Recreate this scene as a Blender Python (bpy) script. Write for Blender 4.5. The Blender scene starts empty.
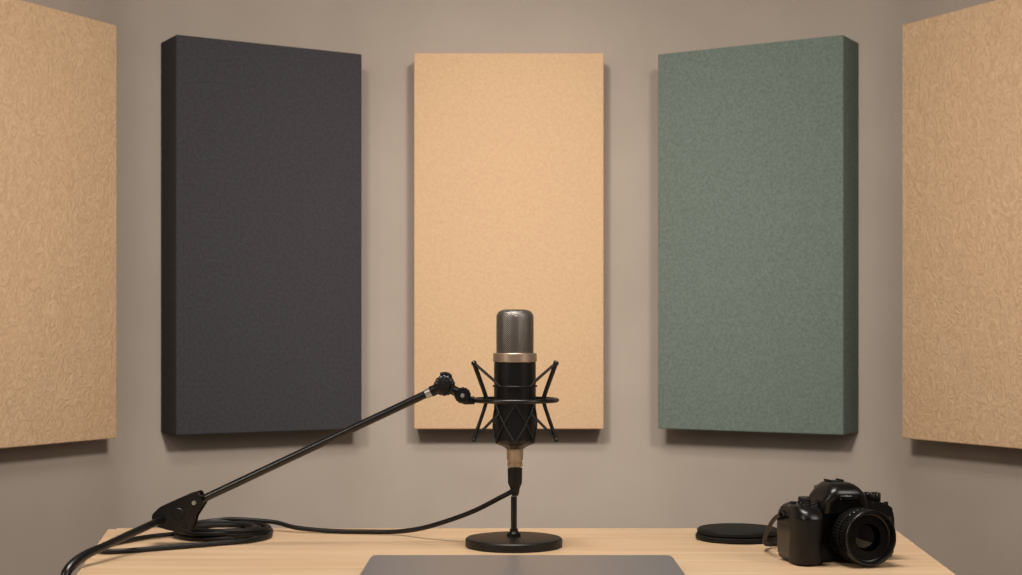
import bpy, bmesh, math, random
from mathutils import Vector, Matrix
random.seed(4)
S = bpy.context.scene
S.view_settings.view_transform = 'Standard'
COL = S.collection
CAMZ = 1.033
TZ = 0.740

# ------------------------------------------------------------------ helpers
def lin(c):
    out = []
    for v in c:
        v /= 255.0
        out.append(v/12.92 if v <= 0.04045 else ((v+0.055)/1.055)**2.4)
    return (out[0], out[1], out[2], 1.0)

def new_mat(name):
    m = bpy.data.materials.new(name); m.use_nodes = True
    nt = m.node_tree
    return m, nt, nt.nodes["Principled BSDF"]

def mat(name, rgb, rough=0.5, metal=0.0, bump=0.0, bscale=300, var=0.0, spec=0.5, coat=0.0):
    m, nt, b = new_mat(name)
    b.inputs["Base Color"].default_value = lin(rgb)
    b.inputs["Roughness"].default_value = rough
    b.inputs["Metallic"].default_value = metal
    b.inputs["Specular IOR Level"].default_value = spec
    b.inputs["Coat Weight"].default_value = coat
    tc = nt.nodes.new("ShaderNodeTexCoord")
    n = nt.nodes.new("ShaderNodeTexNoise"); n.inputs["Scale"].default_value = bscale
    n.inputs["Detail"].default_value = 4
    nt.links.new(tc.outputs["Object"], n.inputs["Vector"])
    if bump > 0:
        bp = nt.nodes.new("ShaderNodeBump"); bp.inputs["Strength"].default_value = bump
        bp.inputs["Distance"].default_value = 0.001
        nt.links.new(n.outputs["Fac"], bp.inputs["Height"])
        nt.links.new(bp.outputs["Normal"], b.inputs["Normal"])
    mr = nt.nodes.new("ShaderNodeMapRange")
    mr.inputs["To Min"].default_value = max(0, rough-0.03); mr.inputs["To Max"].default_value = min(1, rough+0.03)
    nt.links.new(n.outputs["Fac"], mr.inputs["Value"]); nt.links.new(mr.outputs["Result"], b.inputs["Roughness"])
    return m

def fabric(name, rgb_a, rgb_b, ripple=False, scale=75):
    m, nt, b = new_mat(name)
    N = nt.nodes; L = nt.links
    b.inputs["Roughness"].default_value = 0.92
    b.inputs["Specular IOR Level"].default_value = 0.15
    tc = N.new("ShaderNodeTexCoord")
    mp = N.new("ShaderNodeMapping"); L.new(tc.outputs["Object"], mp.inputs["Vector"])
    n1 = N.new("ShaderNodeTexNoise"); n1.inputs["Detail"].default_value = 5; n1.inputs["Roughness"].default_value = 0.7
    n1.inputs["Scale"].default_value = scale
    if ripple:
        mp.inputs["Scale"].default_value = (1.0, 1, 0.8)
        n1.inputs["Distortion"].default_value = 3.2
        n1.inputs["Detail"].default_value = 1.5
        n1.inputs["Scale"].default_value = 33
    L.new(mp.outputs["Vector"], n1.inputs["Vector"])
    n2 = N.new("ShaderNodeTexNoise"); n2.inputs["Scale"].default_value = 420; n2.inputs["Detail"].default_value = 3
    L.new(tc.outputs["Object"], n2.inputs["Vector"])
    mx = N.new("ShaderNodeMix"); mx.data_type = 'FLOAT'; mx.inputs[0].default_value = 0.25 if ripple else 0.3
    L.new(n1.outputs["Fac"], mx.inputs[2]); L.new(n2.outputs["Fac"], mx.inputs[3])
    cr = N.new("ShaderNodeValToRGB")
    cr.color_ramp.elements[0].position = 0.36; cr.color_ramp.elements[0].color = lin(rgb_a)
    cr.color_ramp.elements[1].position = 0.66; cr.color_ramp.elements[1].color = lin(rgb_b)
    L.new(mx.outputs[0], cr.inputs["Fac"]); L.new(cr.outputs["Color"], b.inputs["Base Color"])
    bp = N.new("ShaderNodeBump"); bp.inputs["Strength"].default_value = 0.95 if ripple else 0.45
    bp.inputs["Distance"].default_value = 0.0042 if ripple else 0.002
    L.new(mx.outputs[0], bp.inputs["Height"]); L.new(bp.outputs["Normal"], b.inputs["Normal"])
    return m

def finish(bm, name, material, parent=None, shift=None, sharp=35, smooth=True, label=None):
    bmesh.ops.recalc_face_normals(bm, faces=bm.faces)
    th = math.radians(sharp)
    for e in bm.edges:
        if len(e.link_faces) == 2:
            e.smooth = e.calc_face_angle(0) < th
    for f in bm.faces: f.smooth = smooth
    if shift is not None:
        bmesh.ops.translate(bm, verts=bm.verts, vec=-Vector(shift))
    me = bpy.data.meshes.new(name); bm.to_mesh(me); bm.free()
    ob = bpy.data.objects.new(name, me); COL.objects.link(ob)
    me.materials.append(material)
    if parent: ob.parent = parent
    if label: ob["label"] = label
    return ob

def empty(name, loc, label, category, rot=0.0):
    e = bpy.data.objects.new(name, None); e.empty_display_size = 0.05
    e.location = loc; e.rotation_euler = (0, 0, rot)
    COL.objects.link(e); e["label"] = label; e["category"] = category
    return e

def box(bm, lo, hi, bev=0.0, seg=3, M=None):
    r = bmesh.ops.create_cube(bm, size=1.0)
    vs = r["verts"]
    for v in vs:
        v.co = Vector([lo[i] + (v.co[i]+0.5)*(hi[i]-lo[i]) for i in range(3)])
    if bev > 0:
        es = list({e for v in vs for e in v.link_edges})
        rr = bmesh.ops.bevel(bm, geom=es, offset=bev, segments=seg, affect='EDGES', profile=0.5)
        vs = list({v for f in rr["faces"] for v in f.verts} | {v for v in vs if v.is_valid})
    if M is not None:
        for v in vs: v.co = M @ v.co
    return vs

def lathe(bm, prof, seg=48, c=(0,0,0), M=None, rib=None, close=True):
    rings = []
    for i, (r, z) in enumerate(prof):
        if r < 1e-6:
            p = Vector((0,0,z))
            if M is not None: p = M @ p
            rings.append([bm.verts.new(p + Vector(c))])
        else:
            ring = []
            for k in range(seg):
                a = 2*math.pi*k/seg
                rr = r * (rib(i, k) if rib else 1.0)
                p = Vector((rr*math.cos(a), rr*math.sin(a), z))
                if M is not None: p = M @ p
                ring.append(bm.verts.new(p + Vector(c)))
            rings.append(ring)
    for a, b in zip(rings[:-1], rings[1:]):
        if len(a) == 1 and len(b) == 1: continue
        for k in range(seg):
            k2 = (k+1) % seg
            if len(a) == 1: bm.faces.new((a[0], b[k2], b[k]))
            elif len(b) == 1: bm.faces.new((a[k], a[k2], b[0]))
            else: bm.faces.new((a[k], a[k2], b[k2], b[k]))
    return rings

def catmull(pts, n=8, closed=False):
    P = [Vector(p) for p in pts]; out = []
    m = len(P)
    rng = range(m if closed else m-1)
    for i in rng:
        if closed: p0,p1,p2,p3 = P[(i-1)%m],P[i],P[(i+1)%m],P[(i+2)%m]
        else: p0,p1,p2,p3 = P[max(i-1,0)],P[i],P[i+1],P[min(i+2,m-1)]
        for k in range(n):
            t = k/n
            out.append(0.5*((2*p1)+(-p0+p2)*t+(2*p0-5*p1+4*p2-p3)*t*t+(-p0+3*p1-3*p2+p3)*t**3))
    if not closed: out.append(P[-1].copy())
    return out

def sweep(bm, path, r, seg=10, closed=False, flat=None, up=None):
    n = len(path)
    T = []
    for i in range(n):
        if closed: t = path[(i+1)%n]-path[(i-1)%n]
        else: t = path[min(i+1,n-1)]-path[max(i-1,0)]
        T.append(t.normalized())
    ref = Vector(up) if up else Vector((0,0,1))
    if abs(T[0].dot(ref)) > 0.95: ref = Vector((1,0,0))
    u = (ref - T[0]*ref.dot(T[0])).normalized()
    rings = []
    for i in range(n):
        u = (u - T[i]*u.dot(T[i])).normalized()
        if up:
            w = Vector(up); w = w - T[i]*w.dot(T[i])
            if w.length > 0.1: u = w.normalized()
        v = T[i].cross(u)
        ri = r[i] if isinstance(r, (list, tuple)) else r
        a, b = (flat if flat else (ri, ri))
        rings.append([bm.verts.new(path[i] + u*a*math.cos(2*math.pi*k/seg) + v*b*math.sin(2*math.pi*k/seg)) for k in range(seg)])
    pairs = list(zip(rings[:-1], rings[1:]))
    if closed: pairs.append((rings[-1], rings[0]))
    for a, b in pairs:
        for k in range(seg):
            k2 = (k+1)%seg
            bm.faces.new((a[k], a[k2], b[k2], b[k]))
    if not closed:
        bm.faces.new(list(reversed(rings[0]))); bm.faces.new(rings[-1])
    return rings

def line(a, b, n=2):
    a = Vector(a); b = Vector(b)
    return [a.lerp(b, i/(n-1)) for i in range(n)]

def loft(bm, secs, seg=40):
    rings = []
    for cx, cy, z, hx, hy, ex in secs:
        ring = []
        for k in range(seg):
            a = 2*math.pi*k/seg
            ca, sa = math.cos(a), math.sin(a)
            x = math.copysign(abs(ca)**(2/ex), ca)*hx; y = math.copysign(abs(sa)**(2/ex), sa)*hy
            ring.append(bm.verts.new((cx+x, cy+y, z)))
        rings.append(ring)
    for a, b in zip(rings[:-1], rings[1:]):
        for k in range(seg):
            k2 = (k+1)%seg; bm.faces.new((a[k], a[k2], b[k2], b[k]))
    bm.faces.new(list(reversed(rings[0]))); bm.faces.new(rings[-1])

# ------------------------------------------------------------------ materials
def wall_material():
    m, nt, b = new_mat("painted_plaster")
    N = nt.nodes; L = nt.links
    tc = N.new("ShaderNodeTexCoord")
    n = N.new("ShaderNodeTexNoise"); n.inputs["Scale"].default_value = 3; n.inputs["Detail"].default_value = 6
    L.new(tc.outputs["Object"], n.inputs["Vector"])
    cr = N.new("ShaderNodeValToRGB")
    cr.color_ramp.elements[0].position = 0.3; cr.color_ramp.elements[0].color = lin((158,148,139))
    cr.color_ramp.elements[1].position = 0.7; cr.color_ramp.elements[1].color = lin((166,156,147))
    L.new(n.outputs["Fac"], cr.inputs["Fac"]); L.new(cr.outputs["Color"], b.inputs["Base Color"])
    b.inputs["Roughness"].default_value = 0.85; b.inputs["Specular IOR Level"].default_value = 0.25
    n2 = N.new("ShaderNodeTexNoise"); n2.inputs["Scale"].default_value = 200; n2.inputs["Detail"].default_value = 3
    L.new(tc.outputs["Object"], n2.inputs["Vector"])
    bp = N.new("ShaderNodeBump"); bp.inputs["Strength"].default_value = 0.25; bp.inputs["Distance"].default_value = 0.001
    L.new(n2.outputs["Fac"], bp.inputs["Height"]); L.new(bp.outputs["Normal"], b.inputs["Normal"])
    return m
M_wall = wall_material()

def wood_material():
    m, nt, b = new_mat("light_maple_wood")
    N = nt.nodes; L = nt.links
    tc = N.new("ShaderNodeTexCoord")
    mp = N.new("ShaderNodeMapping"); mp.inputs["Scale"].default_value = (1.2, 22, 22)
    L.new(tc.outputs["Object"], mp.inputs["Vector"])
    n = N.new("ShaderNodeTexNoise"); n.inputs["Scale"].default_value = 2.2; n.inputs["Detail"].default_value = 7
    n.inputs["Distortion"].default_value = 0.6
    L.new(mp.outputs["Vector"], n.inputs["Vector"])
    cr = N.new("ShaderNodeValToRGB")
    cr.color_ramp.elements[0].position = 0.3; cr.color_ramp.elements[0].color = lin((202,170,136))
    cr.color_ramp.elements[1].position = 0.7; cr.color_ramp.elements[1].color = lin((220,193,160))
    L.new(n.outputs["Fac"], cr.inputs["Fac"]); L.new(cr.outputs["Color"], b.inputs["Base Color"])
    b.inputs["Roughness"].default_value = 0.42; b.inputs["Specular IOR Level"].default_value = 0.4
    bp = N.new("ShaderNodeBump"); bp.inputs["Strength"].default_value = 0.08; bp.inputs["Distance"].default_value = 0.001
    L.new(n.outputs["Fac"], bp.inputs["Height"]); L.new(bp.outputs["Normal"], b.inputs["Normal"])
    return m
M_wood = wood_material()

def grille_material():
    m, nt, b = new_mat("woven_metal_mesh")
    N = nt.nodes; L = nt.links
    tc = N.new("ShaderNodeTexCoord"); sep = N.new("ShaderNodeSeparateXYZ")
    L.new(tc.outputs["Object"], sep.inputs[0])
    at = N.new("ShaderNodeMath"); at.operation = 'ARCTAN2'
    L.new(sep.outputs["Y"], at.inputs[0]); L.new(sep.outputs["X"], at.inputs[1])
    def scaled(src, mul):
        a = N.new("ShaderNodeMath"); a.operation = 'MULTIPLY'; a.inputs[1].default_value = mul
        L.new(src, a.inputs[0]); return a.outputs[0]
    def comb(op, x, y):
        a = N.new("ShaderNodeMath"); a.operation = op
        L.new(x, a.inputs[0]); L.new(y, a.inputs[1]); return a.outputs[0]
    def asin(x):
        s = N.new("ShaderNodeMath"); s.operation = 'SINE'; L.new(x, s.inputs[0])
        ab = N.new("ShaderNodeMath"); ab.operation = 'ABSOLUTE'; L.new(s.outputs[0], ab.inputs[0]); return ab.outputs[0]
    u = scaled(at.outputs[0], 30); v = scaled(sep.outputs["Z"], 1150)
    mn = comb('MULTIPLY', asin(comb('ADD', u, v)), asin(comb('SUBTRACT', u, v)))
    cr = N.new("ShaderNodeValToRGB")
    cr.color_ramp.elements[0].position = 0.16; cr.color_ramp.elements[0].color = lin((168,163,158))
    cr.color_ramp.elements[1].position = 0.55; cr.color_ramp.elements[1].color = lin((18,17,16))
    L.new(mn, cr.inputs["Fac"]); L.new(cr.outputs["Color"], b.inputs["Base Color"])
    b.inputs["Metallic"].default_value = 0.8; b.inputs["Roughness"].default_value = 0.34
    bp = N.new("ShaderNodeBump"); bp.invert = True; bp.inputs["Strength"].default_value = 0.35; bp.inputs["Distance"].default_value = 0.0006
    L.new(mn, bp.inputs["Height"]); L.new(bp.outputs["Normal"], b.inputs["Normal"])
    return m
M_grille = grille_material()

M_tan = fabric("tan_felt", (187,157,125), (202,173,141), scale=120)
M_tanr = fabric("tan_rippled_felt", (197,165,132), (218,188,154), ripple=True)
M_dark = fabric("charcoal_felt", (53,53,57), (70,69,73), scale=115)
M_green = fabric("sage_felt", (91,104,98), (117,130,124), scale=120)
M_black = mat("black_satin_metal", (11,11,12), 0.30, 0.0, 0.0, 400, spec=0.55)
M_blackm = mat("black_matte_metal", (12,11,12), 0.46, 0.0, 0.1, 600, spec=0.4)
M_padm = mat("black_soft_plastic", (12,11,12), 0.6, 0.0, 0.1, 600, spec=0.3)
M_rubber = mat("black_rubber", (12,11,12), 0.5, 0.0, 0.1, 500, spec=0.4)
M_ribr = mat("ribbed_lens_rubber", (8,8,8), 0.55, 0.0, 0.0, 500, spec=0.22)
M_cord = mat("black_elastic_cord", (24,23,24), 0.6, 0.0, 0.2, 1200, spec=0.5)
M_gold = mat("champagne_metal", (206,184,162), 0.38, 0.9, 0.0, 300)
M_brass = mat("pale_brass", (224,202,174), 0.3, 0.9, 0.0, 300)
M_silver = mat("brushed_silver", (210,207,203), 0.28, 0.85, 0.0, 500)
M_laptop = mat("space_grey_aluminium", (120,118,121), 0.36, 0.25, 0.0, 900)
M_laptope = mat("dark_laptop_base", (60,58,62), 0.45, 0.2, 0.0, 900)
M_leather = mat("camera_leatherette", (10,10,10), 0.5, 0.0, 0.5, 900, spec=0.35)
M_cambody = mat("camera_black_polycarbonate", (12,12,13), 0.30, 0.0, 0.05, 1400, spec=0.45)
M_glossy = mat("glossy_black", (8,8,9), 0.12, 0.0, 0.0, 100, spec=0.6, coat=0.4)
M_floor = mat("grey_floor_carpet", (90,84,80), 0.95, 0.0, 0.5, 300)
M_white = mat("white_paint_mark", (190,190,188), 0.5)
M_ceiling = mat("ceiling_paint", (150,143,138), 0.9, 0.0, 0.1, 200)
mg, nt, b = new_mat("coated_glass")
b.inputs["Roughness"].default_value = 0.04; b.inputs["Specular IOR Level"].default_value = 0.4
lw = nt.nodes.new("ShaderNodeTexCoord"); gr = nt.nodes.new("ShaderNodeTexNoise"); gr.inputs["Scale"].default_value = 30
cr = nt.nodes.new("ShaderNodeValToRGB")
cr.color_ramp.elements[0].color = lin((5,5,7)); cr.color_ramp.elements[1].color = lin((16,15,20))
nt.links.new(lw.outputs["Object"], gr.inputs["Vector"]); nt.links.new(gr.outputs["Fac"], cr.inputs["Fac"])
nt.links.new(cr.outputs["Color"], b.inputs["Base Color"])
M_glass = mg

# ------------------------------------------------------------------ room
A1, A2 = math.radians(31), math.radians(63)
CL = Vector((-1.147, 4.576)); CR = Vector((1.147, 4.576))
BD = 5.005
sB = (BD - CL.y)/math.sin(A1)
BL = Vector((CL.x + sB*math.cos(A1), BD)); BR = Vector((-BL.x, BD))
FL = CL + 2.1*Vector((-math.cos(A2), -math.sin(A2))); FR = Vector((-FL.x, FL.y))
H = 2.75
NODES = [Vector((FL.x, -1.6)), FL, CL, BL, BR, CR, FR, Vector((FR.x, -1.6))]
TAN = [0, 0.3, 0.085, 0.125, 0.125, 0.085, 0.3, 0]
def half_arc(i, first):
    p = NODES[i]
    if i == 0 or i == len(NODES)-1: return [p]
    a = p + (NODES[i-1]-p).normalized()*TAN[i]; c = p + (NODES[i+1]-p).normalized()*TAN[i]
    ts = [k/16 for k in range(0, 9)] if first else [k/16 for k in range(8, 17)]
    return [a*(1-t)**2 + p*2*t*(1-t) + c*t*t for t in ts]
def wall(name, i):
    pin = half_arc(i, False) + half_arc(i+1, True)
    d = (NODES[i+1]-NODES[i]).normalized(); n = Vector((-d.y, d.x))
    t = 0.1
    pts = pin + [NODES[i+1]+n*t, NODES[i]+n*t]
    bm = bmesh.new()
    lo = [bm.verts.new((p.x, p.y, 0)) for p in pts]; hi = [bm.verts.new((p.x, p.y, H)) for p in pts]
    bm.faces.new(lo); bm.faces.new(hi)
    for k in range(len(pts)):
        j = (k+1)%len(pts); bm.faces.new((lo[k], lo[j], hi[j], hi[k]))
    ob = finish(bm, name, M_wall, sharp=20); ob["kind"] = "structure"; return ob
for i, nm in enumerate(["wall_left_side","wall_left","wall_back_left","wall_back","wall_back_right","wall_right","wall_right_side"]):
    wall(nm, i)
for nm, z0, z1, m in (("floor", -0.05, 0, M_floor), ("ceiling", H, H+0.05, M_ceiling)):
    bm = bmesh.new(); box(bm, (-2.3,-1.7,z0), (2.3,5.2,z1)); o = finish(bm, nm, m, smooth=False); o["kind"] = "structure"

# ------------------------------------------------------------------ acoustic panels
def panel(corner, d, s0, w, t, z0, z1, m, label, nrm):
    d = Vector((d[0], d[1], 0)).normalized(); n = Vector((nrm[0], nrm[1], 0)).normalized()
    bm = bmesh.new()
    box(bm, (-w/2, -t, 0), (w/2, -0.0005, z1-z0), bev=0.0035, seg=3)
    base = Vector((corner.x, corner.y, z0)) + d*(s0+w/2)
    ob = finish(bm, "acoustic_panel", m, sharp=50)
    yax = -n
    xax = yax.cross(Vector((0,0,1)))
    R = Matrix((xax, yax, Vector((0,0,1)))).transposed().to_4x4()
    ob.matrix_world = Matrix.Translation(base) @ R
    ob["label"] = label; ob["category"] = "acoustic panel"; ob["group"] = "fabric acoustic panels on the walls"
    return ob
c1, s1 = math.cos(A1), math.sin(A1); c2, s2 = math.cos(A2), math.sin(A2)
PZ0, PZ1 = 0.733, 1.933
panel(CL, (c1, s1), 0.080, 0.612, 0.148, PZ0, PZ1, M_dark, "charcoal felt acoustic panel on the angled wall", (s1, -c1))
panel(CR, (-c1, s1), 0.088, 0.612, 0.148, PZ0, PZ1, M_green, "sage green felt acoustic panel on the angled wall", (-s1, -c1))
panel(CL, (-c2, -s2), 0.192, 0.61, 0.10, PZ0, PZ1, M_tanr, "tan rippled felt acoustic panel beside the charcoal one", (s2, -c2))
panel(CR, (c2, -s2), 0.192, 0.61, 0.112, PZ0, PZ1, M_tanr, "tan rippled felt acoustic panel beside the green one", (-s2, -c2))
panel(Vector((-0.315, BD)), (1, 0), 0.0, 0.616, 0.14, 0.728, 1.948, M_tan, "plain tan felt acoustic panel behind the microphone", (0, -1))

# ------------------------------------------------------------------ desk
desk = empty("desk", (0, 1.8, 0), "light maple wooden desk with a flat top", "desk")
bm = bmesh.new()
P = [(-0.455,1.40),(0.510,1.40),(0.582,2.277),(-0.612,2.277)]
lo = [bm.verts.new((x,y,TZ-0.028)) for x,y in P]; hi = [bm.verts.new((x,y,TZ)) for x,y in P]
bm.faces.new(lo); bm.faces.new(hi)
for i in range(4): j=(i+1)%4; bm.faces.new((lo[i],lo[j],hi[j],hi[i]))
bmesh.ops.bevel(bm, geom=[e for e in bm.edges if abs(e.verts[0].co.z-e.verts[1].co.z)>0.01], offset=0.012, segments=4, affect='EDGES')
bmesh.ops.bevel(bm, geom=[e for e in bm.edges if e.verts[0].co.z>TZ-0.001 and e.verts[1].co.z>TZ-0.001 and len(e.link_faces)==2 and e.calc_face_angle(0)>1], offset=0.002, segments=2, affect='EDGES')
finish(bm, "tabletop", M_wood, desk, desk.location, sharp=30)
for x, y in ((-0.42,1.46),(0.46,1.46),(-0.54,2.20),(0.52,2.20)):
    bm = bmesh.new(); lathe(bm, [(0,0),(0.016,0),(0.017,0.004),(0.024,TZ-0.03),(0,TZ-0.03)], 24, c=(x,y,0))
    finish(bm, "leg", M_wood, desk, desk.location)

# ------------------------------------------------------------------ laptop
lap = empty("laptop", (0.0135, 1.77, TZ), "closed slim grey aluminium laptop on the desk", "laptop")
def slab(bm, hx, hy, z0, z1, rad, bev):
    pts = []
    for cx, cy, a0 in ((hx-rad,hy-rad,0),(-hx+rad,hy-rad,90),(-hx+rad,-hy+rad,180),(hx-rad,-hy+rad,270)):
        for k in range(7):
            a = math.radians(a0+90*k/6); pts.append((cx+rad*math.cos(a), cy+rad*math.sin(a)))
    f = bm.faces.new([bm.verts.new((x,y,z0)) for x,y in pts])
    r = bmesh.ops.extrude_face_region(bm, geom=[f])
    for v in r["geom"]:
        if isinstance(v, bmesh.types.BMVert): v.co.z = z1
    if bev:
        bmesh.ops.bevel(bm, geom=[e for e in bm.edges if abs(e.verts[0].co.z-e.verts[1].co.z)<1e-6], offset=bev, segments=3, affect='EDGES')
bm = bmesh.new(); slab(bm, 0.190, 0.127, 0.0015, 0.0085, 0.010, 0.0015); finish(bm, "keyboard_base", M_laptope, lap)
bm = bmesh.new(); slab(bm, 0.190, 0.127, 0.0092, 0.0150, 0.010, 0.0018); finish(bm, "lid", M_laptop, lap)
bm = bmesh.new(); sweep(bm, line((-0.13,0.123,0.0085),(0.13,0.123,0.0085)), 0.0035, 12); finish(bm, "hinge", M_laptope, lap)
for x in (-0.16,0.16):
    for y in (-0.10,0.10):
        bm = bmesh.new(); lathe(bm, [(0,0),(0.006,0),(0.006,0.002),(0,0.002)], 16, c=(x,y,0)); finish(bm, "rubber_foot", M_rubber, lap)

# ------------------------------------------------------------------ microphone
MX, MY = 0.0055, 2.08
PX = 1500/MY
def Z(y): return CAMZ-(y-335)/PX
def X(x): return (x-511)/PX
mic = empty("microphone", (MX, MY, Z(487)), "black condenser microphone with silver mesh grille and champagne collar", "microphone")
o = mic.location
bm = bmesh.new()
gb, gt = Z(354)-o.z, Z(309.5)-o.z; R = 0.0258
prof = [(0, gb), (R*0.98, gb), (R, gb+0.002)]
rc = 0.014
for k in range(0, 11):
    a = math.radians(90*k/10)
    ex = 2.2
    prof.append((R-rc+rc*max(0,math.cos(a))**(2/ex), gt-rc*0.8+rc*0.8*math.sin(a)**(2/ex)))
prof.append((0, gt))
lathe(bm, prof, 64)
finish(bm, "grille", M_grille, mic)
bm = bmesh.new()
r0, r1 = Z(362)-o.z, Z(353)-o.z
lathe(bm, [(0.02,r0),(0.0293,r0),(0.0302,r0+0.0010),(0.0302,r1-0.0010),(0.029,r1),(0.02,r1)], 64)
finish(bm, "collar_ring", M_gold, mic)
bm = bmesh.new()
b0, b1, b2 = Z(449)-o.z, Z(443)-o.z, Z(362)-o.z
lathe(bm, [(0,b0),(0.0115,b0),(0.013,b0+0.001),(0.015,b0+0.003),(0.0255,b1-0.001),(0.0280,b1+0.001),(0.0288,b1+0.003),(0.0290,b1+0.006),(0.0290,b2-0.001),(0.028,b2),(0,b2)], 64)
finish(bm, "body", M_black, mic)
bm = bmesh.new()
k0, k1 = Z(467)-o.z, Z(449)-o.z
lathe(bm, [(0,k0),(0.0098,k0),(0.0108,k0+0.001),(0.0108,k0+0.006),(0.010,k0+0.007),(0.010,k0+0.009),(0.0112,k0+0.010),(0.0116,k1-0.003),(0.0116,k1),(0,k1)], 40)
finish(bm, "connector_socket", M_brass, mic)

# ------------------------------------------------------------------ desk stand
st = empty("microphone_stand", (MX-0.0015, MY, TZ), "round black metal desk stand with short pole under the microphone", "microphone stand")
bm = bmesh.new()
lathe(bm, [(0,0),(0.066,0),(0.0672,0.0012),(0.0672,0.0100),(0.0655,0.0120),(0.058,0.0132),(0.02,0.0145),(0,0.0145)], 80)
finish(bm, "base", M_blackm, st)
bm = bmesh.new()
lathe(bm, [(0,0.0145),(0.0095,0.0145),(0.0095,0.018),(0.006,0.021),(0.006,0.024),(0.0042,0.025),(0.0042,Z(496.2)-TZ),(0,Z(496.2)-TZ)], 32)
finish(bm, "pole", M_black, st)

# ------------------------------------------------------------------ shock mount
sm = empty("shock_mount", (MX, MY, Z(400)), "black spider shock mount with elastic cords around the microphone", "shock mount")
o = sm.location
def circ(r, z, n=72): return [Vector((r*math.cos(2*math.pi*i/n), r*math.sin(2*math.pi*i/n), z)) for i in range(n)]
bm = bmesh.new()
sweep(bm, circ(0.0585, 0), 0.0030, 12, closed=True)
finish(bm, "outer_ring", M_black, sm)
zt, zb = Z(363)-o.z, Z(439)-o.z
angs = [20, 160, 200, 340]
for a in angs:
    a = math.radians(a); ca, sa = math.cos(a), math.sin(a)
    path = catmull([(0.0605*ca,0.0605*sa,zt),(0.0590*ca,0.0590*sa,zt-0.004),(0.0455*ca,0.0455*sa,0.012),(0.0425*ca,0.0425*sa,0.0),(0.0455*ca,0.0455*sa,-0.013),(0.0590*ca,0.0590*sa,zb+0.004),(0.0605*ca,0.0605*sa,zb)], 8)
    bm = bmesh.new(); sweep(bm, path, 0.0026, 10)
    for p in (path[0], path[-1]):
        bmesh.ops.create_uvsphere(bm, u_segments=12, v_segments=8, radius=0.0034, matrix=Matrix.Translation(p))
    sweep(bm, line((0.0425*ca,0.0425*sa,0),(0.0585*ca,0.0585*sa,0)), 0.0022, 8)
    finish(bm, "bowed_arm", M_black, sm)
def cord(pts, name="elastic_cord"):
    bm = bmesh.new(); sweep(bm, pts, 0.0013, 8); finish(bm, name, M_cord, sm)
def pol(r, deg, z): return Vector((r*math.cos(math.radians(deg)), r*math.sin(math.radians(deg)), z))
ZU, ZL = Z(386)-o.z, Z(412)-o.z
for a, bf in ((20,48),(160,132),(200,228),(340,312)):
    cord(line(pol(0.0603,a,zt), pol(0.0306,bf,ZU)))
    cord(line(pol(0.0603,a,zb), pol(0.0306,bf,ZL)))
for z in (ZU,):
    bm = bmesh.new(); sweep(bm, circ(0.0303, z), 0.0011, 10, closed=True); finish(bm, "inner_ring", M_blackm, sm)
for ph in (0, 1):
    pts = []
    n = 3; STEP = 12
    for i in range(n*2*STEP):
        t = i/STEP
        tri = abs(((t+ph) % 2)-1)
        a = 360*t/(2*n)+30
        z = (Z(442)-o.z)*tri + (Z(404)-o.z)*(1-tri)
        pts.append(pol(0.0302, a, z))
    bm = bmesh.new(); sweep(bm, pts, 0.0011, 8, closed=True); finish(bm, "lacing_cord", M_cord, sm)
bm = bmesh.new()
box(bm, (-0.0715,-0.017,-0.0055), (-0.0555,-0.005,0.0055), 0.0018)
finish(bm, "swivel_lug", M_black, sm)

# ------------------------------------------------------------------ boom arm
arm_top = Vector((X(445), MY-0.012, Z(385)))
lug = Vector((X(463), MY-0.012, Z(395)))
elbow = Vector((-0.456, 2.09, CAMZ-(508-335)*2.09/1500))
arm = empty("boom_arm", (elbow.x, elbow.y, TZ), "black metal microphone boom arm leaning low across the desk", "boom arm")
ao = arm.location
d = (arm_top-elbow).normalized()
bm = bmesh.new(); sweep(bm, line(elbow-d*0.01, arm_top-d*0.018), 0.0054, 20); finish(bm, "upper_tube", M_black, arm, ao)
bm = bmesh.new(); sweep(bm, line(arm_top-d*0.029, arm_top-d*0.021), 0.0066, 20)
finish(bm, "collar", M_silver, arm, ao, label="silver collar ring")
bm = bmesh.new(); sweep(bm, line(arm_top-d*0.021, arm_top-d*0.006), 0.0074, 20)
finish(bm, "end_fitting", M_black, arm, ao)
Yrot = Matrix.Rotation(math.radians(90),4,'X')
def knob(name, c, r, h, ribs=14, m=M_black):
    bm = bmesh.new()
    pr = [(0,-h/2),(r*0.85,-h/2),(r,-h/2+0.0015),(r,h/2-0.002),(r*0.86,h/2),(r*0.4,h/2+0.0005),(0,h/2+0.0005)]
    lathe(bm, pr, ribs*4, c=c, M=Yrot, rib=lambda i,k: 1.0-(0.07 if (k%4 in (0,)) and i in (1,2,3,4) else 0))
    return finish(bm, name, m, arm, ao, sharp=45)
knob("swivel_knob", arm_top, 0.0145, 0.022)
knob("swivel_cap", arm_top+Vector((0,-0.013,0)), 0.0085, 0.006, 10, M_rubber)
bm = bmesh.new(); sweep(bm, line(arm_top, lug), 0.0068, 14); finish(bm, "swivel_link", M_black, arm, ao)
knob("clamp_knob", lug, 0.0112, 0.019)
knob("clamp_bolt", lug+Vector((0,-0.011,0)), 0.0030, 0.004, 6, M_silver)
bm = bmesh.new()
sweep(bm, catmull([arm_top+Vector((0.002,0,0.004)), arm_top+Vector((0.008,-0.004,0.012)), arm_top+Vector((0.002,-0.004,0.0160)), arm_top+Vector((-0.006,-0.004,0.0150))],6), 0.0028, 10)
finish(bm, "wing_lever", M_black, arm, ao)
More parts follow.
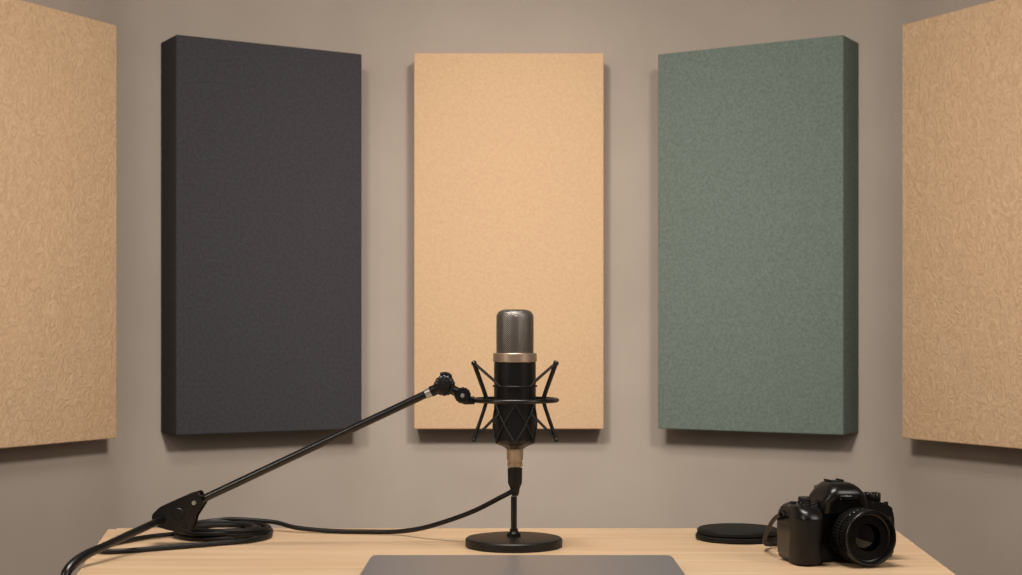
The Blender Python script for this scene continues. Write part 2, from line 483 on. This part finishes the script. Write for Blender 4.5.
def prism(pts2, y0, y1, name, m, bev):
    bm = bmesh.new()
    f = bm.faces.new([bm.verts.new((elbow.x+x, elbow.y+y0, elbow.z+z)) for x,z in pts2])
    r = bmesh.ops.extrude_face_region(bm, geom=[f])
    for v in r["geom"]:
        if isinstance(v, bmesh.types.BMVert): v.co.y += (y1-y0)
    bmesh.ops.bevel(bm, geom=list(bm.edges), offset=bev, segments=2, affect='EDGES')
    finish(bm, name, m, arm, ao, sharp=50)
pl = [(0.031,0.008),(0.023,0.024),(0.008,0.020),(-0.030,0.003),(-0.041,-0.008),(-0.040,-0.022),(-0.022,-0.028),(0.002,-0.033),(0.014,-0.030),(0.018,-0.012)]
prism(pl, -0.0165, -0.0115, "bracket_plate", M_black, 0.0012)
prism(pl, 0.0115, 0.0165, "bracket_plate", M_black, 0.0012)
prism([(x*0.88,z*0.88) for x,z in pl], -0.0115, 0.0115, "bracket_core", M_blackm, 0.0012)
for dx, dz, rb, mm in ((0.018,0.009,0.0030,M_silver),(-0.030,-0.013,0.0030,M_silver),(0.004,-0.024,0.0042,M_blackm),(-0.004,-0.006,0.0085,M_blackm)):
    c = elbow+Vector((dx,0,dz))
    bm = bmesh.new()
    lathe(bm, [(0,-0.020),(rb*0.85,-0.020),(rb,-0.0185),(rb,0.0185),(rb*0.85,0.020),(0,0.020)], 24, c=c, M=Yrot)
    finish(bm, "pivot_bolt", mm, arm, ao)
# lower arm: straight slim bar, then a tapered tip curving down over the desk edge
e0 = elbow+Vector((-0.022,-0.002,-0.012)); e1 = Vector((-0.526,1.930,0.7600))
lp = line(e0, e1, 8)[:-1] + catmull([e1, Vector((-0.5370,1.905,0.7555)), Vector((-0.5460,1.880,0.7485)), Vector((-0.5520,1.862,0.7380)), Vector((-0.5545,1.852,0.7200))], 6)
nL = len(lp)
rad = [0.0052+0.0012*math.sin(math.pi*max(0,(i/(nL-1)-0.25)/0.75)) for i in range(nL)]
bm = bmesh.new(); sweep(bm, lp, rad, 16); finish(bm, "lower_tube", M_black, arm, ao)

# ------------------------------------------------------------------ microphone cable
cab = empty("microphone_cable", (-0.40, 2.18, TZ), "black microphone cable with a loose coil on the desk", "cable")
co = cab.location
pts = [(MX+0.000,2.0795,Z(484)),(MX-0.003,2.074,Z(490)),(-0.0155,2.078,0.8075),(-0.058,2.11,0.783),(-0.116,2.15,0.759),(-0.160,2.19,0.7465),(-0.205,2.205,0.7438),(-0.268,2.215,0.7438),(-0.320,2.228,0.747),(-0.355,2.245,0.753)]
cx, cy = -0.424, 2.186
ang = 50
seq = [(0.058,0.7560),(0.065,0.7520),(0.055,0.7520),(0.060,0.7475),(0.067,0.7470),(0.061,0.7440)]
turns = 5; stp = 12
for i in range(1, turns*stp+1):
    t = i/stp; a = math.radians(ang + 360*t)
    k = min(int(t), len(seq)-2); f = t-int(t) if k == int(t) else 1.0
    r = seq[k][0]*(1-f)+seq[k+1][0]*f; z = seq[k][1]*(1-f)+seq[k+1][1]*f
    ox = 0.007*math.sin(t*2.1); oy = 0.005*math.cos(t*1.7)
    pts.append((cx+ox+r*math.cos(a), cy+oy+r*0.98*math.sin(a), z+0.0015*math.sin(a*1.5+t)))
pts += [(-0.500,2.165,0.7445),(-0.545,2.10,0.7440),(-0.558,2.04,0.7440),(-0.545,2.005,0.7440),(-0.515,2.01,0.7440),(-0.47,2.04,0.7440),(-0.41,2.08,0.7440),(-0.37,2.11,0.7440),(-0.350,2.15,0.744),(-0.352,2.20,0.7442)]
pts = [(x, min(y, 2.262), max(z, TZ+0.0037)) for x,y,z in pts]
bm = bmesh.new(); sweep(bm, catmull(pts, 6), 0.0034, 10); finish(bm, "cable_cord", M_rubber, cab, co)
bm = bmesh.new()
p0 = Z(487)
lathe(bm, [(0,p0-0.012),(0.0045,p0-0.012),(0.0058,p0-0.008),(0.0066,p0-0.002),(0.0088,p0+0.003),(0.0098,p0+0.006),(0.0102,Z(468)),(0,Z(468))], 36, c=(MX,MY,0))
finish(bm, "plug", M_rubber, cab, co)

# ------------------------------------------------------------------ round pad
pad = empty("charging_pad", (0.326, 2.155, TZ), "flat round black pad lying beside the camera", "charging pad")
bm = bmesh.new(); lathe(bm, [(0,0),(0.057,0),(0.0595,0.001),(0.0608,0.003),(0.0605,0.0068),(0.0580,0.0080),(0,0.0080)], 72); finish(bm, "base", M_padm, pad)
bm = bmesh.new(); lathe(bm, [(0,0.0080),(0.0560,0.0080),(0.0585,0.0100),(0.0582,0.0140),(0.0560,0.0158),(0.052,0.0162),(0,0.0160)], 72); finish(bm, "top_disc", M_padm, pad)

# ------------------------------------------------------------------ photo camera
TH = math.radians(15)
dc = empty("camera", (0.423, 1.958, TZ), "black digital SLR camera with ribbed zoom lens and thin strap", "camera", rot=TH)
CS = 0.97
dc.scale = (CS, CS, CS)
bm = bmesh.new()
out = [(-0.068,0.0006),(0.071,0.0006),(0.077,0.007),(0.079,0.030),(0.078,0.058),(0.074,0.070),(0.064,0.0765),(0.046,0.079),(0.030,0.082),(-0.030,0.082),(-0.038,0.078),(-0.062,0.0765),(-0.072,0.069),(-0.075,0.050),(-0.074,0.008)]
f = bm.faces.new([bm.verts.new((x,-0.021,z)) for x,z in out])
r = bmesh.ops.extrude_face_region(bm, geom=[f])
for v in r["geom"]:
    if isinstance(v, bmesh.types.BMVert): v.co.y = 0.024
bmesh.ops.bevel(bm, geom=list(bm.edges), offset=0.0024, segments=4, affect='EDGES')
finish(bm, "body", M_cambody, dc, sharp=60)
bm = bmesh.new(); box(bm, (0.038,-0.0245,0.010), (0.073,-0.018,0.058), 0.003); finish(bm, "side_leatherette", M_leather, dc, sharp=50)
bm = bmesh.new()
loft(bm, [(-0.058,-0.026,0.0010,0.0155,0.022,2.8),(-0.058,-0.027,0.004,0.018,0.025,2.8),(-0.058,-0.028,0.03,0.0172,0.0258,2.8),(-0.0575,-0.029,0.05,0.0178,0.0275,2.8),(-0.0575,-0.0285,0.062,0.0180,0.0272,2.8)])
finish(bm, "grip", M_leather, dc, sharp=60)
bm = bmesh.new()
loft(bm, [(-0.0575,-0.0285,0.0625,0.0190,0.0285,2.8),(-0.0575,-0.027,0.069,0.0188,0.0270,2.8),(-0.0575,-0.0235,0.0740,0.0178,0.0235,2.8),(-0.0575,-0.021,0.0765,0.0160,0.0205,2.8),(-0.0575,-0.020,0.0775,0.013,0.017,2.8)])
finish(bm, "grip_top", M_cambody, dc, sharp=60)
bm = bmesh.new()
loft(bm, [(0,-0.004,0.066,0.036,0.029,6),(0,-0.005,0.080,0.034,0.030,6),(0,-0.007,0.0865,0.0305,0.0315,5.5),(0,-0.008,0.0930,0.0265,0.0310,5),(0,-0.0075,0.0990,0.0220,0.0275,4.6),(0,-0.006,0.1030,0.0180,0.0225,4),(0,-0.005,0.1050,0.0135,0.0175,3.6)], 56)
finish(bm, "viewfinder_hump", M_cambody, dc, sharp=60)
bm = bmesh.new(); box(bm, (-0.0125,-0.0395,0.0835), (0.0125,-0.034,0.0905), 0.0015); finish(bm, "name_plate", M_glossy, dc, sharp=50)
bm = bmesh.new(); box(bm, (-0.010,-0.006,0.1045), (0.010,0.013,0.1060), 0.0004, 1); box(bm,(-0.0105,-0.006,0.1060),(-0.0075,0.013,0.1078),0.0004,1); box(bm,(0.0075,-0.006,0.1060),(0.0105,0.013,0.1078),0.0004,1)
finish(bm, "hot_shoe", M_blackm, dc)
bm = bmesh.new(); box(bm, (-0.016,0.018,0.074), (0.016,0.034,0.098), 0.004); finish(bm, "eyecup", M_rubber, dc, sharp=50)
def dial(name, x, y, z, r, h, ribs=18, m=M_cambody, tilt=None):
    bm = bmesh.new(); lathe(bm, [(0,0),(r*0.95,0),(r,0.0008),(r,h-0.001),(r*0.88,h),(0,h)], ribs*4, c=(x,y,z), M=tilt, rib=lambda i,k: 1-(0.08 if k%4==0 and i in (1,2,3) else 0))
    return finish(bm, name, m, dc, sharp=45)
dial("mode_dial", 0.055, 0.002, 0.0765, 0.0125, 0.0120)
dial("dial_cap", 0.055, 0.002, 0.0885, 0.008, 0.0010, 12, M_glossy)
dial("control_dial", -0.046, -0.002, 0.0755, 0.0085, 0.0105)
dial("shutter_button", -0.0585, -0.030, 0.0755, 0.0072, 0.0065, 16, M_glossy, Matrix.Rotation(math.radians(18),4,'X'))
dial("top_button", -0.063, -0.002, 0.0745, 0.0042, 0.0060, 10, M_glossy)
dial("top_button", 0.0705, -0.010, 0.0710, 0.0030, 0.0060, 10, M_glossy)
dial("lens_release_button", 0.0430, -0.022, 0.030, 0.0055, 0.004, 14, M_glossy, Yrot)
dial("front_lamp", -0.034, -0.021, 0.066, 0.0030, 0.0025, 8, M_glossy, Yrot)
LZ = 0.0385
LS = 0.90; LL = 0.88
def lens_part(name, prof, m, seg=96, rib=None, sharp=40):
    bm = bmesh.new(); lathe(bm, [(r*LS, z*LL) for r,z in prof], seg, c=(0.010,-0.019,LZ), M=Yrot, rib=rib); return finish(bm, name, m, dc, sharp=sharp)
lens_part("lens_mount", [(0.020,0),(0.034,0),(0.035,0.0015),(0.035,0.006),(0.033,0.008),(0.020,0.008)], M_cambody)
lens_part("lens_barrel", [(0.020,0.006),(0.0335,0.006),(0.0345,0.009),(0.0350,0.018),(0.0385,0.022),(0.0388,0.026),(0.020,0.026)], M_cambody)
ribf = lambda i,k: (0.975 if (k//2)%2 else 1.0) if i in (2,3) else 1.0
lens_part("zoom_ring", [(0.020,0.025),(0.0385,0.025),(0.0402,0.026),(0.0402,0.042),(0.0388,0.043),(0.020,0.043)], M_ribr, 208, ribf, 25)
lens_part("distance_band", [(0.020,0.043),(0.0382,0.043),(0.0382,0.050),(0.020,0.050)], M_cambody)
lens_part("focus_ring", [(0.020,0.050),(0.0388,0.050),(0.0400,0.051),(0.0400,0.060),(0.0388,0.061),(0.020,0.061)], M_ribr, 208, ribf, 25)
lens_part("front_rim", [(0.020,0.061),(0.0392,0.061),(0.0405,0.0625),(0.0405,0.0695),(0.0392,0.071),(0.0372,0.071),(0.0362,0.069),(0.0345,0.0620),(0.0310,0.0600),(0.0300,0.0575),(0.0285,0.0550),(0.0270,0.0500),(0.020,0.0490)], M_cambody)
gp = [(0.0272*math.sin(math.radians(a)), 0.0470+0.0080*math.cos(math.radians(a))) for a in range(90,-1,-9)]
lens_part("glass_element", [(0.0272,0.046)]+gp[:-1]+[(0,0.0550)], M_glass)
bm = bmesh.new()
for k in range(7):
    a = math.radians(58+k*11)
    c = Vector((0.010+0.0384*LS*math.cos(a), -0.019-0.0465*LL, LZ+0.0384*LS*math.sin(a)))
    box(bm, (-0.0004,-0.0018 if k%2 else -0.0012,-0.0003), (0.0004,0.0018,0.0003), 0, M=Matrix.Translation(c)@Matrix.Rotation(a-math.pi/2,4,'Y').inverted())
finish(bm, "distance_marks", M_white, dc, label="small white distance marks")
for sx in (-1, 1):
    bm = bmesh.new()
    cpt = Vector((0.0785*sx if sx>0 else -0.0755, 0.0, 0.064))
    sweep(bm, [cpt+Vector((0.0045*math.cos(2*math.pi*i/20)+0.002*sx, 0, 0.0045*math.sin(2*math.pi*i/20))) for i in range(20)], 0.0010, 8, closed=True)
    finish(bm, "strap_lug", M_blackm, dc)
Ri = Matrix.Rotation(-TH, 4, 'Z')
def toloc(p): return (Ri @ (Vector(p)-Vector(dc.location)))/CS
spw = [(0.345,1.965,0.792),(0.3425,1.990,0.778),(0.3420,2.018,0.762),(0.346,2.042,0.750),(0.357,2.062,0.7450),(0.385,2.080,0.7440),(0.425,2.085,0.7440),(0.470,2.07,0.7440)]
sp = catmull([(-0.079,0.001,0.063)]+[toloc(p) for p in spw], 8)
bm = bmesh.new(); sweep(bm, sp, 0.003, 12); finish(bm, "strap", M_rubber, dc)

# ------------------------------------------------------------------ camera
cam = bpy.data.cameras.new("view"); co_ = bpy.data.objects.new("view_camera", cam); COL.objects.link(co_)
co_.location = (0,0,CAMZ); co_.rotation_euler = (math.radians(90),0,0)
cam.sensor_width = 36; cam.lens = 36*1500/1022; cam.shift_y = 47.5/1022
cam.dof.use_dof = True; cam.dof.focus_distance = 2.03; cam.dof.aperture_fstop = 16
S.camera = co_

# ------------------------------------------------------------------ lights
W = (1,0.905,0.80)
def spot(loc, target, power, deg, soft, blend=1.0):
    l = bpy.data.lights.new("spot_light",'SPOT'); l.energy = power; l.spot_size = math.radians(deg); l.spot_blend = blend
    l.color = W; l.shadow_soft_size = soft
    ob = bpy.data.objects.new("spot_light", l); COL.objects.link(ob); ob.location = loc
    ob.rotation_euler = (Vector(target)-Vector(loc)).to_track_quat('-Z','Y').to_euler(); return ob
spot((0.75,0.5,2.62), (-0.75,4.7,1.20), 560, 52, 0.24)
spot((-0.65,0.5,2.62), (0.75,4.7,1.20), 535, 52, 0.24)
spot((0,1.6,2.65), (0.0,4.9,1.20), 70, 36, 0.12)
def area(loc, target, sx, sy, power):  # unseen fill lights, added for the desk objects
    l = bpy.data.lights.new("added_fill_light", 'AREA'); l.shape = 'RECTANGLE'; l.size = sx; l.size_y = sy; l.energy = power; l.color = W
    ob = bpy.data.objects.new("added_fill_light", l); COL.objects.link(ob); ob.location = loc
    ob.rotation_euler = (Vector(target)-Vector(loc)).to_track_quat('-Z','Y').to_euler()
area((-0.1,1.75,2.65), (0,1.95,0.74), 0.9, 0.5, 36)  # overhead fill added to brighten the dark foreground
area((-1.35,0.9,1.75), (0,2.05,0.85), 0.30, 0.9, 9)  # left side fill added for highlights along the microphone
area((1.35,1.0,1.75), (0.1,2.05,0.85), 0.30, 0.9, 9)  # matching fill added on the right for side highlights
w = bpy.data.worlds.new("World"); S.world = w; w.use_nodes = True
w.node_tree.nodes["Background"].inputs[0].default_value = (1,0.92,0.85,1)
w.node_tree.nodes["Background"].inputs[1].default_value = 0.13
